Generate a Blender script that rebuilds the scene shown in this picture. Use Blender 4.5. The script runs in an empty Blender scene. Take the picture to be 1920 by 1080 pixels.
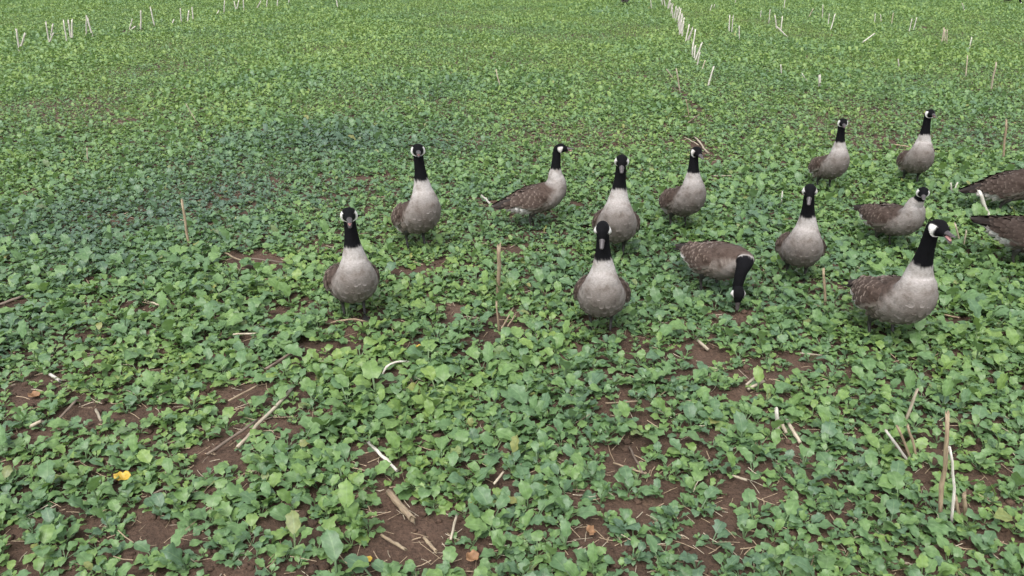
import bpy, math, random
import numpy as np
from mathutils import Vector, Matrix, noise as mnoise

random.seed(7)
rng = np.random.default_rng(7)
S = bpy.context.scene
COL = S.collection
R = math.radians

# ------------------------------------------------------------------ camera
CAM_H, FPX, PITCH = 2.0, 1500.0, R(23.75)
cam = bpy.data.cameras.new('camera')
cam.sensor_width = 36.0
cam.lens = FPX / 1920.0 * 36.0
cam.clip_start, cam.clip_end = 0.05, 2000.0
cam_o = bpy.data.objects.new('camera', cam)
COL.objects.link(cam_o)
cam_o.location = (0, 0, CAM_H)
cam_o.rotation_euler = (R(90) - PITCH, 0, 0)
S.camera = cam_o

# ------------------------------------------------------------------ sky, sun, exposure (overcast)
SUN_EL, SUN_AZ = R(58), R(200)
W = bpy.data.worlds.new('World')
S.world = W
W.use_nodes = True
nt = W.node_tree
nt.nodes.clear()
sky = nt.nodes.new('ShaderNodeTexSky')
sky.sky_type = 'NISHITA'
sky.sun_disc = False
sky.sun_elevation = SUN_EL
sky.sun_rotation = SUN_AZ
sky.dust_density = 3.0
hs = nt.nodes.new('ShaderNodeHueSaturation')
hs.inputs['Saturation'].default_value = 0.25
bg = nt.nodes.new('ShaderNodeBackground')
bg.inputs['Strength'].default_value = 0.13
wo = nt.nodes.new('ShaderNodeOutputWorld')
nt.links.new(sky.outputs[0], hs.inputs['Color'])
nt.links.new(hs.outputs[0], bg.inputs['Color'])
nt.links.new(bg.outputs[0], wo.inputs['Surface'])
sun = bpy.data.lights.new('sun', 'SUN')
sun.energy = 0.9
sun.angle = R(40)
sun.color = (1.0, 0.97, 0.93)
sun_o = bpy.data.objects.new('sun', sun)
COL.objects.link(sun_o)
# direction towards the sun (sun_rotation is measured clockwise from +Y)
sd = Vector((math.sin(SUN_AZ) * math.cos(SUN_EL), math.cos(SUN_AZ) * math.cos(SUN_EL), math.sin(SUN_EL)))
sun_o.rotation_euler = sd.to_track_quat('Z', 'Y').to_euler()
S.view_settings.view_transform = 'Standard'
S.view_settings.look = 'None'
S.view_settings.gamma = 1.0
S.view_settings.exposure = 1.42
S.view_settings.use_curve_mapping = False
S.render.engine = 'CYCLES'
S.cycles.max_bounces = 4
S.cycles.diffuse_bounces = 2
S.cycles.glossy_bounces = 1
S.cycles.transmission_bounces = 2

# ------------------------------------------------------------------ helpers
FWD = Vector((0, math.cos(PITCH), -math.sin(PITCH)))
UPV = Vector((0, math.sin(PITCH), math.cos(PITCH)))
RGT = Vector((1, 0, 0))
CAMP = Vector((0, 0, CAM_H))


def ray(px, py):
    return FWD + RGT * ((px - 960) / FPX) + UPV * ((540 - py) / FPX)


def ground_at(px, py, z=0.0):
    """the place in the field seen at a point of the photograph"""
    d = ray(px, py)
    t = (z - CAM_H) / d.z
    return CAMP + d * t


def upright_at(px, py, y):
    """the point seen there that stands at distance y from the camera"""
    d = ray(px, py)
    return CAMP + d * (y / d.y)


def project(p):
    v = Vector(p) - CAMP
    z = v.dot(FWD)
    return 960 + FPX * v.dot(RGT) / z, 540 - FPX * v.dot(UPV) / z


def tag(o, label=None, cat=None, group=None, kind=None):
    if label: o['label'] = label
    if cat: o['category'] = cat
    if group: o['group'] = group
    if kind: o['kind'] = kind
    return o


def mesh_obj(name, verts, faces, mat=None, parent=None, cols=None, smooth=True, link=True):
    m = bpy.data.meshes.new(name)
    m.from_pydata([tuple(v) for v in verts], [], faces)
    if smooth:
        m.polygons.foreach_set('use_smooth', [True] * len(m.polygons))
    if cols is not None:
        a = m.attributes.new('col', 'FLOAT_COLOR', 'POINT')
        a.data.foreach_set('color', np.asarray([(*c[:3], 1.0) for c in cols], dtype=np.float32).ravel())
    m.update()
    if mat: m.materials.append(mat)
    o = bpy.data.objects.new(name, m)
    if link: COL.objects.link(o)
    if parent: o.parent = parent
    return o


def new_mat(name):
    m = bpy.data.materials.new(name)
    m.use_nodes = True
    n = m.node_tree
    b = n.nodes['Principled BSDF']
    return m, n, b, n.nodes['Material Output']


def N(n, kind, **kw):
    nd = n.nodes.new(kind)
    for k, v in kw.items():
        setattr(nd, k, v)
    return nd


def ramp(n, fac, stops):
    r = N(n, 'ShaderNodeValToRGB')
    el = r.color_ramp.elements
    while len(el) < len(stops): el.new(0.5)
    for e, (p, c) in zip(el, stops):
        e.position = p
        e.color = (*c, 1) if len(c) == 3 else c
    n.links.new(fac, r.inputs[0])
    return r.outputs[0]


def mix(n, fac, a, b, mode='MIX'):
    m = N(n, 'ShaderNodeMix', data_type='RGBA', blend_type=mode)
    for s, v in ((m.inputs[0], fac), (m.inputs[6], a), (m.inputs[7], b)):
        if isinstance(v, (int, float)): s.default_value = v
        elif isinstance(v, tuple): s.default_value = (*v, 1)
        else: n.links.new(v, s)
    return m.outputs[2]


def math_n(n, op, a, b=None):
    m = N(n, 'ShaderNodeMath', operation=op)
    for i, v in enumerate((a, b)):
        if v is None: continue
        if isinstance(v, (int, float)): m.inputs[i].default_value = v
        else: n.links.new(v, m.inputs[i])
    return m.outputs[0]


def noise_tex(n, vec, scale, detail=3.0, rough=0.5):
    t = N(n, 'ShaderNodeTexNoise')
    t.inputs['Scale'].default_value = scale
    t.inputs['Detail'].default_value = detail
    t.inputs['Roughness'].default_value = rough
    if vec is not None: n.links.new(vec, t.inputs['Vector'])
    return t


# ------------------------------------------------------------------ materials
def mat_leaf():
    m, n, b, out = new_mat('crop_leaf')
    geo = N(n, 'ShaderNodeNewGeometry')
    oi = N(n, 'ShaderNodeObjectInfo')
    at = N(n, 'ShaderNodeAttribute', attribute_name='tint')
    uv = N(n, 'ShaderNodeAttribute', attribute_name='blade')   # x = across, y = along
    sep = N(n, 'ShaderNodeSeparateXYZ')
    n.links.new(uv.outputs['Vector'], sep.inputs[0])
    # glaucous, plain green and yellower plants: a tone of each plant, varied from leaf to leaf
    tone = N(n, 'ShaderNodeAttribute', attribute_name='tone', attribute_type='INSTANCER')
    vary = math_n(n, 'FRACT', math_n(n, 'ADD', oi.outputs['Random'], at.outputs['Fac']))
    v = math_n(n, 'ADD', tone.outputs['Fac'], math_n(n, 'MULTIPLY', math_n(n, 'SUBTRACT', vary, 0.5), 0.54))
    c = ramp(n, v, [(0.0, (0.078, 0.136, 0.092)), (0.25, (0.098, 0.178, 0.092)), (0.5, (0.124, 0.222, 0.085)),
                    (0.75, (0.158, 0.262, 0.077)), (1.0, (0.205, 0.300, 0.072))])
    # a few old leaves turn yellow
    yl = ramp(n, vary, [(0.0, (1, 1, 1)), (0.012, (0, 0, 0))])
    c = mix(n, math_n(n, 'MULTIPLY', yl, 0.55), c, (0.36, 0.30, 0.055))
    # midrib and side veins
    ax = math_n(n, 'ABSOLUTE', sep.outputs[0])
    rib = ramp(n, ax, [(0.0, (1, 1, 1)), (0.10, (0, 0, 0))])
    vw = math_n(n, 'SINE', math_n(n, 'MULTIPLY', math_n(n, 'SUBTRACT', sep.outputs[1], math_n(n, 'MULTIPLY', ax, 0.28)), 34.0))
    vein = ramp(n, vw, [(0.86, (0, 0, 0)), (1.0, (1, 1, 1))])
    f = math_n(n, 'ADD', math_n(n, 'MULTIPLY', rib, 0.42), math_n(n, 'MULTIPLY', vein, 0.16))
    c = mix(n, f, c, (0.23, 0.33, 0.16))
    mott = noise_tex(n, geo.outputs['Position'], 60.0, 1.0, 0.6)
    mm = ramp(n, mott.outputs[0], [(0.25, (0.74, 0.76, 0.74)), (0.75, (1.18, 1.16, 1.18))])
    c = mix(n, 1.0, c, mm, 'MULTIPLY')
    # the underside is paler and greyer
    c = mix(n, math_n(n, 'MULTIPLY', geo.outputs['Backfacing'], 0.5), c, (0.15, 0.22, 0.12))
    n.links.new(c, b.inputs['Base Color'])
    b.inputs['Roughness'].default_value = 0.46
    b.inputs['Specular IOR Level'].default_value = 0.55
    tr = N(n, 'ShaderNodeBsdfTranslucent')
    n.links.new(mix(n, 1.0, c, (1.0, 1.1, 0.5), 'MULTIPLY'), tr.inputs['Color'])
    ms = N(n, 'ShaderNodeMixShader')
    ms.inputs[0].default_value = 0.34
    n.links.new(b.outputs[0], ms.inputs[1])
    n.links.new(tr.outputs[0], ms.inputs[2])
    n.links.new(ms.outputs[0], out.inputs['Surface'])
    return m


def mat_soil():
    m, n, b, out = new_mat('soil')
    geo = N(n, 'ShaderNodeNewGeometry')
    a = noise_tex(n, geo.outputs['Position'], 2.2, 5.0, 0.6)
    f = noise_tex(n, geo.outputs['Position'], 70.0, 4.0, 0.65)
    g = noise_tex(n, geo.outputs['Position'], 19.0, 4.0, 0.6)
    c = ramp(n, a.outputs[0], [(0.3, (0.046, 0.029, 0.020)), (0.55, (0.076, 0.047, 0.033)), (0.75, (0.118, 0.077, 0.055))])
    cc = ramp(n, f.outputs[0], [(0.28, (0.55, 0.54, 0.53)), (0.5, (1, 1, 1)), (0.74, (1.35, 1.33, 1.3))])
    c = mix(n, 1.0, c, cc, 'MULTIPLY')
    # beyond where single plants are grown the crop closes over the soil
    ln = N(n, 'ShaderNodeVectorMath', operation='LENGTH')
    n.links.new(geo.outputs['Position'], ln.inputs[0])
    far = N(n, 'ShaderNodeMapRange')
    far.inputs['From Min'].default_value = 28.0
    far.inputs['From Max'].default_value = 33.0
    n.links.new(ln.outputs['Value'], far.inputs['Value'])
    crop = ramp(n, g.outputs[0], [(0.3, (0.05, 0.11, 0.04)), (0.7, (0.12, 0.22, 0.07))])
    c = mix(n, far.outputs[0], c, crop)
    n.links.new(c, b.inputs['Base Color'])
    b.inputs['Roughness'].default_value = 0.92
    b.inputs['Specular IOR Level'].default_value = 0.25
    bmp = N(n, 'ShaderNodeBump')
    bmp.inputs['Strength'].default_value = 0.9
    bmp.inputs['Distance'].default_value = 0.012
    n.links.new(math_n(n, 'ADD', f.outputs[0], math_n(n, 'MULTIPLY', g.outputs[0], 1.5)), bmp.inputs['Height'])
    n.links.new(bmp.outputs[0], b.inputs['Normal'])
    return m


def mat_straw(name, pale, dark, warm):
    m, n, b, out = new_mat(name)
    geo = N(n, 'ShaderNodeNewGeometry')
    oi = N(n, 'ShaderNodeObjectInfo')
    tc = N(n, 'ShaderNodeTexCoord')
    mp = N(n, 'ShaderNodeMapping')
    mp.inputs['Scale'].default_value = (1, 1, 0.12)
    n.links.new(tc.outputs['Object'], mp.inputs[0])
    st = noise_tex(n, mp.outputs[0], 160.0, 3.0, 0.6)
    bl = noise_tex(n, geo.outputs['Position'], 16.0, 4.0, 0.6)
    c = ramp(n, st.outputs[0], [(0.3, dark), (0.55, pale), (0.8, tuple(min(1, x * 1.15) for x in pale))])
    blf = ramp(n, bl.outputs[0], [(0.42, (0, 0, 0)), (0.72, (1, 1, 1))])
    c = mix(n, math_n(n, 'MULTIPLY', blf, 0.6), c, warm)
    hv = N(n, 'ShaderNodeMapRange')
    hv.inputs['To Min'].default_value = 0.78
    hv.inputs['To Max'].default_value = 1.1
    n.links.new(oi.outputs['Random'], hv.inputs['Value'])
    hc = N(n, 'ShaderNodeCombineColor')
    for i in range(3): n.links.new(hv.outputs[0], hc.inputs[i])
    c = mix(n, 1.0, c, hc.outputs[0], 'MULTIPLY')
    n.links.new(c, b.inputs['Base Color'])
    b.inputs['Roughness'].default_value = 0.7
    bmp = N(n, 'ShaderNodeBump')
    bmp.inputs['Strength'].default_value = 0.5
    bmp.inputs['Distance'].default_value = 0.002
    n.links.new(st.outputs[0], bmp.inputs['Height'])
    n.links.new(bmp.outputs[0], b.inputs['Normal'])
    return m


def mat_plumage():
    m, n, b, out = new_mat('plumage')
    at = N(n, 'ShaderNodeAttribute', attribute_name='col')
    tc = N(n, 'ShaderNodeTexCoord')
    mp = N(n, 'ShaderNodeMapping')
    mp.inputs['Scale'].default_value = (0.6, 1, 1.6)
    n.links.new(tc.outputs['Object'], mp.inputs[0])
    f = noise_tex(n, mp.outputs[0], 95.0, 3.0, 0.65)
    g = noise_tex(n, tc.outputs['Object'], 17.0, 3.0, 0.55)
    k = ramp(n, f.outputs[0], [(0.3, (0.80, 0.79, 0.78)), (0.7, (1.15, 1.15, 1.16))])
    k2 = ramp(n, g.outputs[0], [(0.32, (0.70, 0.66, 0.63)), (0.48, (1.0, 0.99, 0.98)), (0.7, (1.10, 1.10, 1.11))])
    c = mix(n, 1.0, at.outputs['Color'], k, 'MULTIPLY')
    c = mix(n, 1.0, c, k2, 'MULTIPLY')
    n.links.new(c, b.inputs['Base Color'])
    b.inputs['Roughness'].default_value = 0.85
    b.inputs['Specular IOR Level'].default_value = 0.10
    bmp = N(n, 'ShaderNodeBump')
    bmp.inputs['Strength'].default_value = 0.45
    bmp.inputs['Distance'].default_value = 0.004
    n.links.new(f.outputs[0], bmp.inputs['Height'])
    n.links.new(bmp.outputs[0], b.inputs['Normal'])
    return m


def mat_plain(name, col, rough=0.5, spec=0.5, var=0.2, scale=60.0):
    m, n, b, out = new_mat(name)
    tc = N(n, 'ShaderNodeTexCoord')
    t = noise_tex(n, tc.outputs['Object'], scale, 3.0, 0.6)
    c = ramp(n, t.outputs[0], [(0.3, tuple(x * (1 - var) for x in col)), (0.7, tuple(x * (1 + var) for x in col))])
    n.links.new(c, b.inputs['Base Color'])
    b.inputs['Roughness'].default_value = rough
    b.inputs['Specular IOR Level'].default_value = spec
    return m


LEAF = mat_leaf()
SOIL = mat_soil()
STRAW = mat_straw('pale_straw', (0.40, 0.35, 0.265), (0.20, 0.165, 0.115), (0.24, 0.18, 0.115))
STRAW_TAN = mat_straw('tan_straw', (0.29, 0.225, 0.145), (0.14, 0.10, 0.066), (0.19, 0.125, 0.08))
STRAW_DARK = mat_straw('weathered_straw', (0.15, 0.11, 0.08), (0.07, 0.05, 0.037), (0.19, 0.15, 0.12))
STRAW_WHITE = mat_straw('bleached_straw', (0.52, 0.495, 0.44), (0.30, 0.275, 0.235), (0.33, 0.285, 0.225))
PLUME = mat_plumage()
BILL = mat_plain('bill_horn', (0.050, 0.042, 0.043), 0.42, 0.5)
MOUTH = mat_plain('mouth_pink', (0.52, 0.25, 0.24), 0.4, 0.5)
EYE = mat_plain('eye_dark', (0.012, 0.010, 0.009), 0.08, 0.6)
LEG = mat_plain('leg_skin', (0.030, 0.028, 0.026), 0.55, 0.4)
YELLOW = mat_plain('yellow_leaf', (0.40, 0.27, 0.035), 0.5, 0.4, 0.15, 40)
ORANGE = mat_plain('orange_leaf', (0.21, 0.115, 0.058), 0.6, 0.3, 0.25, 40)
CLOD = SOIL


# ------------------------------------------------------------------ the ground: one sheet to the horizon
def fbm(x, y, oct=4, sc=1.0, seed=0.0):
    return mnoise.fractal(Vector((x * sc + seed, y * sc - seed, seed * 0.37)), 1.0, 2.0, oct)


def soil_z(x, y):
    near = max(0.0, min(1.0, (16.0 - y) / 8.0))
    return near * (0.012 * fbm(x, y, 2, 1.3, 4.0) + 0.011 * fbm(x, y, 3, 9.0, 9.0)) - 0.004


def axis(edges):
    out = []
    for a, b_, st in edges:
        k = max(1, int(round((b_ - a) / st)))
        out += [a + (b_ - a) * i / k for i in range(k)]
    out.append(edges[-1][1])
    return out


xs = axis([(-600, -60, 60), (-60, -12, 4), (-12, -4.5, 0.3), (-4.5, 4.5, 0.035), (4.5, 12, 0.3), (12, 60, 4), (60, 600, 60)])
ys = axis([(-200, -10, 38), (-10, 1.5, 0.5), (1.5, 5.2, 0.03), (5.2, 9, 0.09), (9, 20, 0.5), (20, 60, 4), (60, 900, 60)])
gv, gf = [], []
for y in ys:
    for x in xs:
        gv.append((x, y, soil_z(x, y)))
nx = len(xs)
for j in range(len(ys) - 1):
    for i in range(nx - 1):
        a = j * nx + i
        gf.append((a, a + 1, a + 1 + nx, a + nx))
tag(mesh_obj('ground', gv, gf, SOIL), 'reddish brown soil of the field', kind='structure')

# bare patches where the soil shows (centre and half-size as seen in the photograph, laid out on the ground)
BARE_PX = [(640, 655, 55, 24), (610, 770, 75, 24), (545, 582, 45, 18), (790, 505, 75, 16), (705, 600, 45, 15),
           (845, 592, 40, 20), (455, 490, 75, 16), (160, 870, 55, 18), (245, 780, 45, 14), (915, 868, 45, 26),
           (832, 975, 34, 36), (700, 1050, 45, 22), (1292, 832, 45, 26), (1180, 842, 42, 20), (1240, 745, 36, 14),
           (1392, 588, 45, 12), (1440, 700, 45, 18), (290, 1022, 55, 24), (500, 810, 55, 20), (170, 532, 45, 10),
           (1282, 660, 32, 12), (945, 622, 34, 16), (860, 668, 22, 10), (1395, 412, 26, 9), (682, 335, 17, 9),
           (1385, 905, 32, 16), (1418, 1022, 45, 16), (237, 228, 22, 8), (852, 375, 22, 8), (60, 893, 42, 14),
           (1410, 575, 40, 10), (1220, 640, 30, 9), (420, 740, 45, 14), (1090, 1000, 35, 20), (120, 640, 26, 10),
           (1825, 790, 30, 10), (1700, 690, 30, 8), (255, 700, 30, 10), (970, 470, 26, 10), (1560, 700, 26, 10),
           (1290, 190, 12, 30), (1300, 225, 22, 8), (250, 60, 30, 5), (1735, 53, 14, 4), (1340, 300, 40, 12), (1385, 560, 30, 12)]
BARE = []
for bx, by, hw, hh in BARE_PX:
    c = ground_at(bx, by)
    BARE.append((c.x, c.y, (ground_at(bx + hw, by).x - c.x), abs(ground_at(bx, by - hh).y - ground_at(bx, by + hh).y) / 2))


def bare(x, y):
    k = 0.0
    for cx, cy, rx, ry in BARE:
        d = ((x - cx) / rx) ** 2 + ((y - cy) / ry) ** 2
        if d < 3.0:
            d += 0.9 * fbm(x, y, 2, 6.5, 1.0) + .15       # ragged edges, islands of leaves
            k = max(k, min(1.0, 1.45 - d))
    return k


# ------------------------------------------------------------------ crop leaves
def leaf_mesh(name, blade, wid, pet, elev, kind, rs):
    """one leaf on its stalk; the stalk starts at the crown of the plant (0,0,0) and runs outwards along +x"""
    nu, cols = 8, (-1.0, -0.55, 0.0, 0.55, 1.0)
    verts, faces, bl = [], [], []
    # centre line: the stalk rises, the blade arches over
    ang = elev
    p = Vector((0, 0, -0.006))
    line = [(p.copy(), ang)]
    for i in range(3):
        p = p + Vector((math.cos(ang), 0, math.sin(ang))) * pet / 3
        line.append((p.copy(), ang))
        ang -= rs.uniform(0.03, 0.12)
    pw = blade * 0.035 + 0.0012
    for i, (q, a) in enumerate(line):
        up = Vector((-math.sin(a), 0, math.cos(a)))
        for s in (-1, 1):
            verts.append(q + Vector((0, s * pw, 0)) + up * 0.0015)
            bl.append((0.0, 0.0, 0.0))
        verts.append(q - up * 0.0025)
        bl.append((0.0, 0.0, 0.0))
        if i:
            k = 3 * i
            faces += [(k - 3, k - 2, k + 1, k), (k - 2, k - 1, k + 2, k + 1), (k - 1, k - 3, k, k + 2)]
    droop = rs.uniform(0.5, 1.7)
    ang = elev - rs.uniform(0.2, 0.45)
    fold = rs.uniform(0.05, 0.48)
    tw = rs.uniform(-0.6, 0.6)
    ph = rs.uniform(0, 6.28)
    b0 = len(verts)
    side = rs.uniform(-0.25, 0.25)
    wavef = rs.uniform(9, 15)
    for i in range(nu + 1):
        u = i / nu
        if kind == 'round':
            w = math.sin(math.pi * min(1, 0.06 + u * 0.92) ** 0.78) ** 0.62
        elif kind == 'oval':
            w = math.sin(math.pi * min(1, 0.05 + u * 0.93) ** 1.05) ** 0.75
        else:   # lobed: narrow waist with small lobes, broad end
            w = math.sin(math.pi * min(1, 0.05 + u * 0.93) ** 1.35) ** 0.7 + 0.30 * math.exp(-((u - 0.20) / 0.09) ** 2)
        w = max(w, 0.06)
        yoff = side * blade * u * u
        roll = tw * u
        for c in cols:
            edge = abs(c) > 0.9
            ww = w * wid
            if edge: ww *= 1 + rs.uniform(-0.13, 0.09) + 0.12 * math.sin(u * 17 + ph * (1 if c > 0 else 2))
            lat = c * ww
            lift = fold * ww * abs(c) ** 1.5 - (0.35 * fold * ww if edge else 0)
            lift += (0.17 * wid * math.sin(u * wavef + ph + (2.0 if c > 0 else 0.0)) if edge else 0.03 * wid * math.sin(u * wavef + ph))
            up = Vector((-math.sin(ang), 0, math.cos(ang)))
            yv = Vector((0, math.cos(roll), 0)) + up * math.sin(roll)
            zv = up * math.cos(roll) - Vector((0, math.sin(roll), 0))
            push = 0.10 * blade * (1 - abs(c)) if i == nu else (-0.05 * blade * abs(c) if i == 0 else 0.0)
            q = p + Vector((0, yoff, 0)) + yv * lat + zv * lift + Vector((math.cos(ang), 0, math.sin(ang))) * (push + (rs.uniform(-.02, .02) * blade if edge else 0))
            verts.append(q)
            bl.append((c, u, 0.0))
        p = p + Vector((math.cos(ang), 0, math.sin(ang))) * blade / nu
        ang -= droop / nu * (0.4 + 1.2 * u)
    n5 = len(cols)
    for i in range(nu):
        for j in range(n5 - 1):
            a = b0 + i * n5 + j
            faces.append((a, a + n5, a + n5 + 1, a + 1))
    m = bpy.data.meshes.new(name)
    m.from_pydata([tuple(v) for v in verts], [], faces)
    m.polygons.foreach_set('use_smooth', [True] * len(m.polygons))
    at = m.attributes.new('blade', 'FLOAT_VECTOR', 'POINT')
    at.data.foreach_set('vector', np.asarray(bl, dtype=np.float32).ravel())
    m.materials.append(LEAF)
    m.update()
    return m


rs = random.Random(3)
LEAVES = []
for i in range(24):
    kind = ('round', 'lobed', 'oval', 'lobed', 'lobed', 'oval')[i % 6]
    blade = rs.uniform(0.054, 0.094)
    wid = blade * {'round': rs.uniform(0.40, 0.52), 'oval': rs.uniform(0.33, 0.42), 'lobed': rs.uniform(0.34, 0.44)}[kind]
    LEAVES.append(leaf_mesh('leaf', blade, wid, rs.uniform(0.025, 0.080), R(rs.uniform(25, 78)), kind, rs))


def plant_recipe(r):
    """list of (leaf mesh index, turn, scale, tilt, tint)"""
    k = r.choice((6, 7, 7, 8, 8, 9))
    out, a = [], r.uniform(0, 6.28)
    for i in range(k):
        a += 2.4 + r.uniform(-0.5, 0.5)
        sc = r.choice((r.uniform(0.40, 0.65), r.uniform(0.55, 0.85), r.uniform(0.6, 0.9), r.uniform(0.85, 1.2)))
        out.append((r.randrange(len(LEAVES)), a, sc, r.uniform(-0.30, 0.35), r.random()))
    return out


def leaf_matrix(turn, sc, tilt):
    return Matrix.Rotation(turn, 4, 'Z') @ Matrix.Rotation(-tilt, 4, 'Y') @ Matrix.Scale(sc, 4)


# whole plants for the mass of the field
plant_src = bpy.data.collections.new('crop_plant_sources')
NVAR = 16
mesh_cache = []
for m in LEAVES:
    co = np.empty(len(m.vertices) * 3, np.float32); m.vertices.foreach_get('co', co)
    bv = np.empty(len(m.vertices) * 3, np.float32); m.attributes['blade'].data.foreach_get('vector', bv)
    mesh_cache.append((co.reshape(-1, 3), bv.reshape(-1, 3), [tuple(p.vertices) for p in m.polygons]))
for v in range(NVAR):
    V, F, B, T = [], [], [], []
    off = 0
    for li, turn, sc, tilt, tint in plant_recipe(rs):
        co, bv, fc = mesh_cache[li]
        M = np.array(leaf_matrix(turn, sc, tilt))
        V.append(co @ M[:3, :3].T + M[:3, 3]); B.append(bv); T += [tint] * len(co)
        F += [tuple(i + off for i in f) for f in fc]
        off += len(co)
    m = bpy.data.meshes.new('crop_plant_%02d' % v)
    m.from_pydata(np.concatenate(V).tolist(), [], F)
    m.polygons.foreach_set('use_smooth', [True] * len(m.polygons))
    m.attributes.new('blade', 'FLOAT_VECTOR', 'POINT').data.foreach_set('vector', np.concatenate(B).astype(np.float32).ravel())
    m.attributes.new('tint', 'FLOAT', 'POINT').data.foreach_set('value', np.asarray(T, np.float32))
    m.materials.append(LEAF)
    m.update()
    plant_src.objects.link(bpy.data.objects.new('crop_plant_%02d' % v, m))

FALLEN = [
    (445, 838, 548, 728, 'long pale stick lying on bare soil in the left foreground', STRAW, .0075), (388, 852, 482, 788, 'long dark stick lying beside the long pale stick', STRAW_DARK, .006),
    (428, 752, 484, 722, 'dark straw lying above the long pale stick', STRAW_TAN, .005), (498, 692, 566, 650, 'dark stalk lying under leaves below the left goose', STRAW_DARK, .007),
    (728, 922, 774, 974, 'thick tan stub lying in the middle foreground', STRAW_TAN, .013), (690, 828, 744, 882, 'bleached white stalk lying left of the middle foreground', STRAW_WHITE, .007),
    (1328, 656, 1309, 639, 'short pinkish stub lying below the grazing goose', STRAW, .008),
    (940, 616, 963, 577, 'longer straw of the lying pair below the thick upright stalk', STRAW_TAN, .005), (952, 612, 967, 589, 'shorter straw of the lying pair below the thick upright stalk', STRAW_TAN, .004),
    (1399, 722, 1428, 697, 'upper one of two short pale stubs lying side by side', STRAW, .007), (1402, 730, 1432, 714, 'lower one of two short pale stubs lying side by side', STRAW, .007),
    (1474, 812, 1464, 789, 'left one of two stubs lying below the bright white stub', STRAW, .008), (1500, 830, 1475, 787, 'right one of two stubs lying below the bright white stub', STRAW, .008),
    (795, 176, 836, 150, 'thin straw lying in the far field above the second goose', STRAW, .005), (708, 212, 736, 199, 'short straw lying in the dark patch of the far field', STRAW, .005),
    (1302, 257, 1330, 288, 'thick pale straw lying behind the head of the half-turned goose', STRAW, .009), (1284, 258, 1310, 272, 'thin straw crossing behind the head of the half-turned goose', STRAW, .005),
    (1278, 218, 1304, 219, 'horizontal pale straw of the crossed heap below the stubble row', STRAW, .007), (1290, 230, 1314, 212, 'slanting straw of the crossed heap below the stubble row', STRAW_TAN, .006),
    (1338, 330, 1375, 330, 'horizontal pale straw right of the half-turned goose', STRAW, .006), (1676, 271, 1704, 275, 'curved pale straw left of the farthest upright goose', STRAW_TAN, .007),
    (903, 366, 926, 389, 'white straw lying beyond the tail of the side-view goose', STRAW_WHITE, .008),
    (-8, 574, 40, 556, 'dark stalk lying at the left edge of the field', STRAW_DARK, .008), (420, 474, 470, 496, 'reddish stick lying in the left bare patch', STRAW_TAN, .006), (462, 484, 536, 492, 'dark straight stick lying in the left bare patch', STRAW_DARK, .006),
    (430, 627, 484, 625, 'thin pale straw lying left of the left goose', STRAW, .005), (56, 800, 78, 789, 'short pale stub lying near the left edge', STRAW, .008), (104, 792, 142, 752, 'dark stick lying near the left edge', STRAW_DARK, .006),
    (180, 768, 190, 790, 'short pale stub lying in the left foreground leaves', STRAW, .006), (94, 702, 112, 714, 'tiny white stub lying in leaves near the left edge', STRAW_WHITE, .008),
    (288, 926, 340, 902, 'dark straw lying right of the yellow leaf', STRAW_DARK, .005), (926, 908, 944, 884, 'pale straw leaning at the edge of the central bare patch', STRAW, .005),
    (845, 1012, 856, 966, 'thin straw lying in the bottom middle bare patch', STRAW, .005), (795, 1008, 818, 1034, 'short straw lying at the bottom middle', STRAW_TAN, .006),
    (1180, 838, 1206, 888, 'thin brown stick lying in the centre right foreground', STRAW_DARK, .004), (1135, 756, 1195, 752, 'thin horizontal straw in the centre of the foreground', STRAW_TAN, .004),
    (1770, 590, 1800, 596, 'short straw lying right of the nearest right goose', STRAW_TAN, .005), (1150, 868, 1212, 888, 'reddish thin stick on the soil right of centre', STRAW_TAN, .004),
    (1374, 892, 1400, 900, 'small pale stick in the right middle foreground', STRAW, .005), (715, 1003, 760, 1030, 'reddish stick lying left of the bottom middle patch', STRAW_TAN, .006),
    (1500, 662, 1540, 666, 'thin straw lying on soil in front of the upright goose', STRAW, .004), (262, 560, 300, 572, 'small pale straw in the left middle field', STRAW, .005),
]
STICKS = []
for q in FALLEN + [(714, 708, 764, 678), (620, 606, 690, 604)]:
    a_, b_ = ground_at(q[0], q[1], .03), ground_at(q[2], q[3], .03)
    STICKS.append((a_.x, a_.y, b_.x - a_.x, b_.y - a_.y))
LEAF_SPOTS = [ground_at(*q) for q in ((230, 896), (1106, 998), (884, 1046), (688, 1049), (783, 650), (64, 742))]


def near_stick(x, y):
    for ax, ay, dx, dy in STICKS:
        u = max(0.0, min(1.0, ((x - ax) * dx + (y - ay) * dy) / (dx * dx + dy * dy)))
        # leaves on the camera's side hide a stick more than those behind it
        ex, ey = x - ax - u * dx, y - ay - u * dy
        if ex * ex + (ey + .02) ** 2 < .0052: return 1.0
    for g_ in LEAF_SPOTS:
        if (x - g_.x) ** 2 + (y - g_.y + .03) ** 2 < .008: return 1.0
    return 0.0


def smooth01(t):
    t = max(0.0, min(1.0, t))
    return t * t * (3 - 2 * t)


# how glaucous (0) or yellow-green (1) the plants are from place to place
BLUE = []
for bx, by, hw, hh, k in ((630, 265, 200, 45, .40), (400, 365, 200, 50, .38), (130, 430, 220, 60, .34), (800, 170, 130, 30, .20), (1680, 150, 120, 22, .12),
                          (1330, 100, 120, 26, .10), (120, 990, 240, 90, .12), (60, 640, 120, 60, .08), (1840, 250, 100, 40, .14), (1560, 930, 180, 70, .08)):
    c = ground_at(bx, by)
    BLUE.append((c.x, c.y, ground_at(bx + hw, by).x - c.x, abs(ground_at(bx, by - hh).y - ground_at(bx, by + hh).y) / 2, k))


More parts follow.
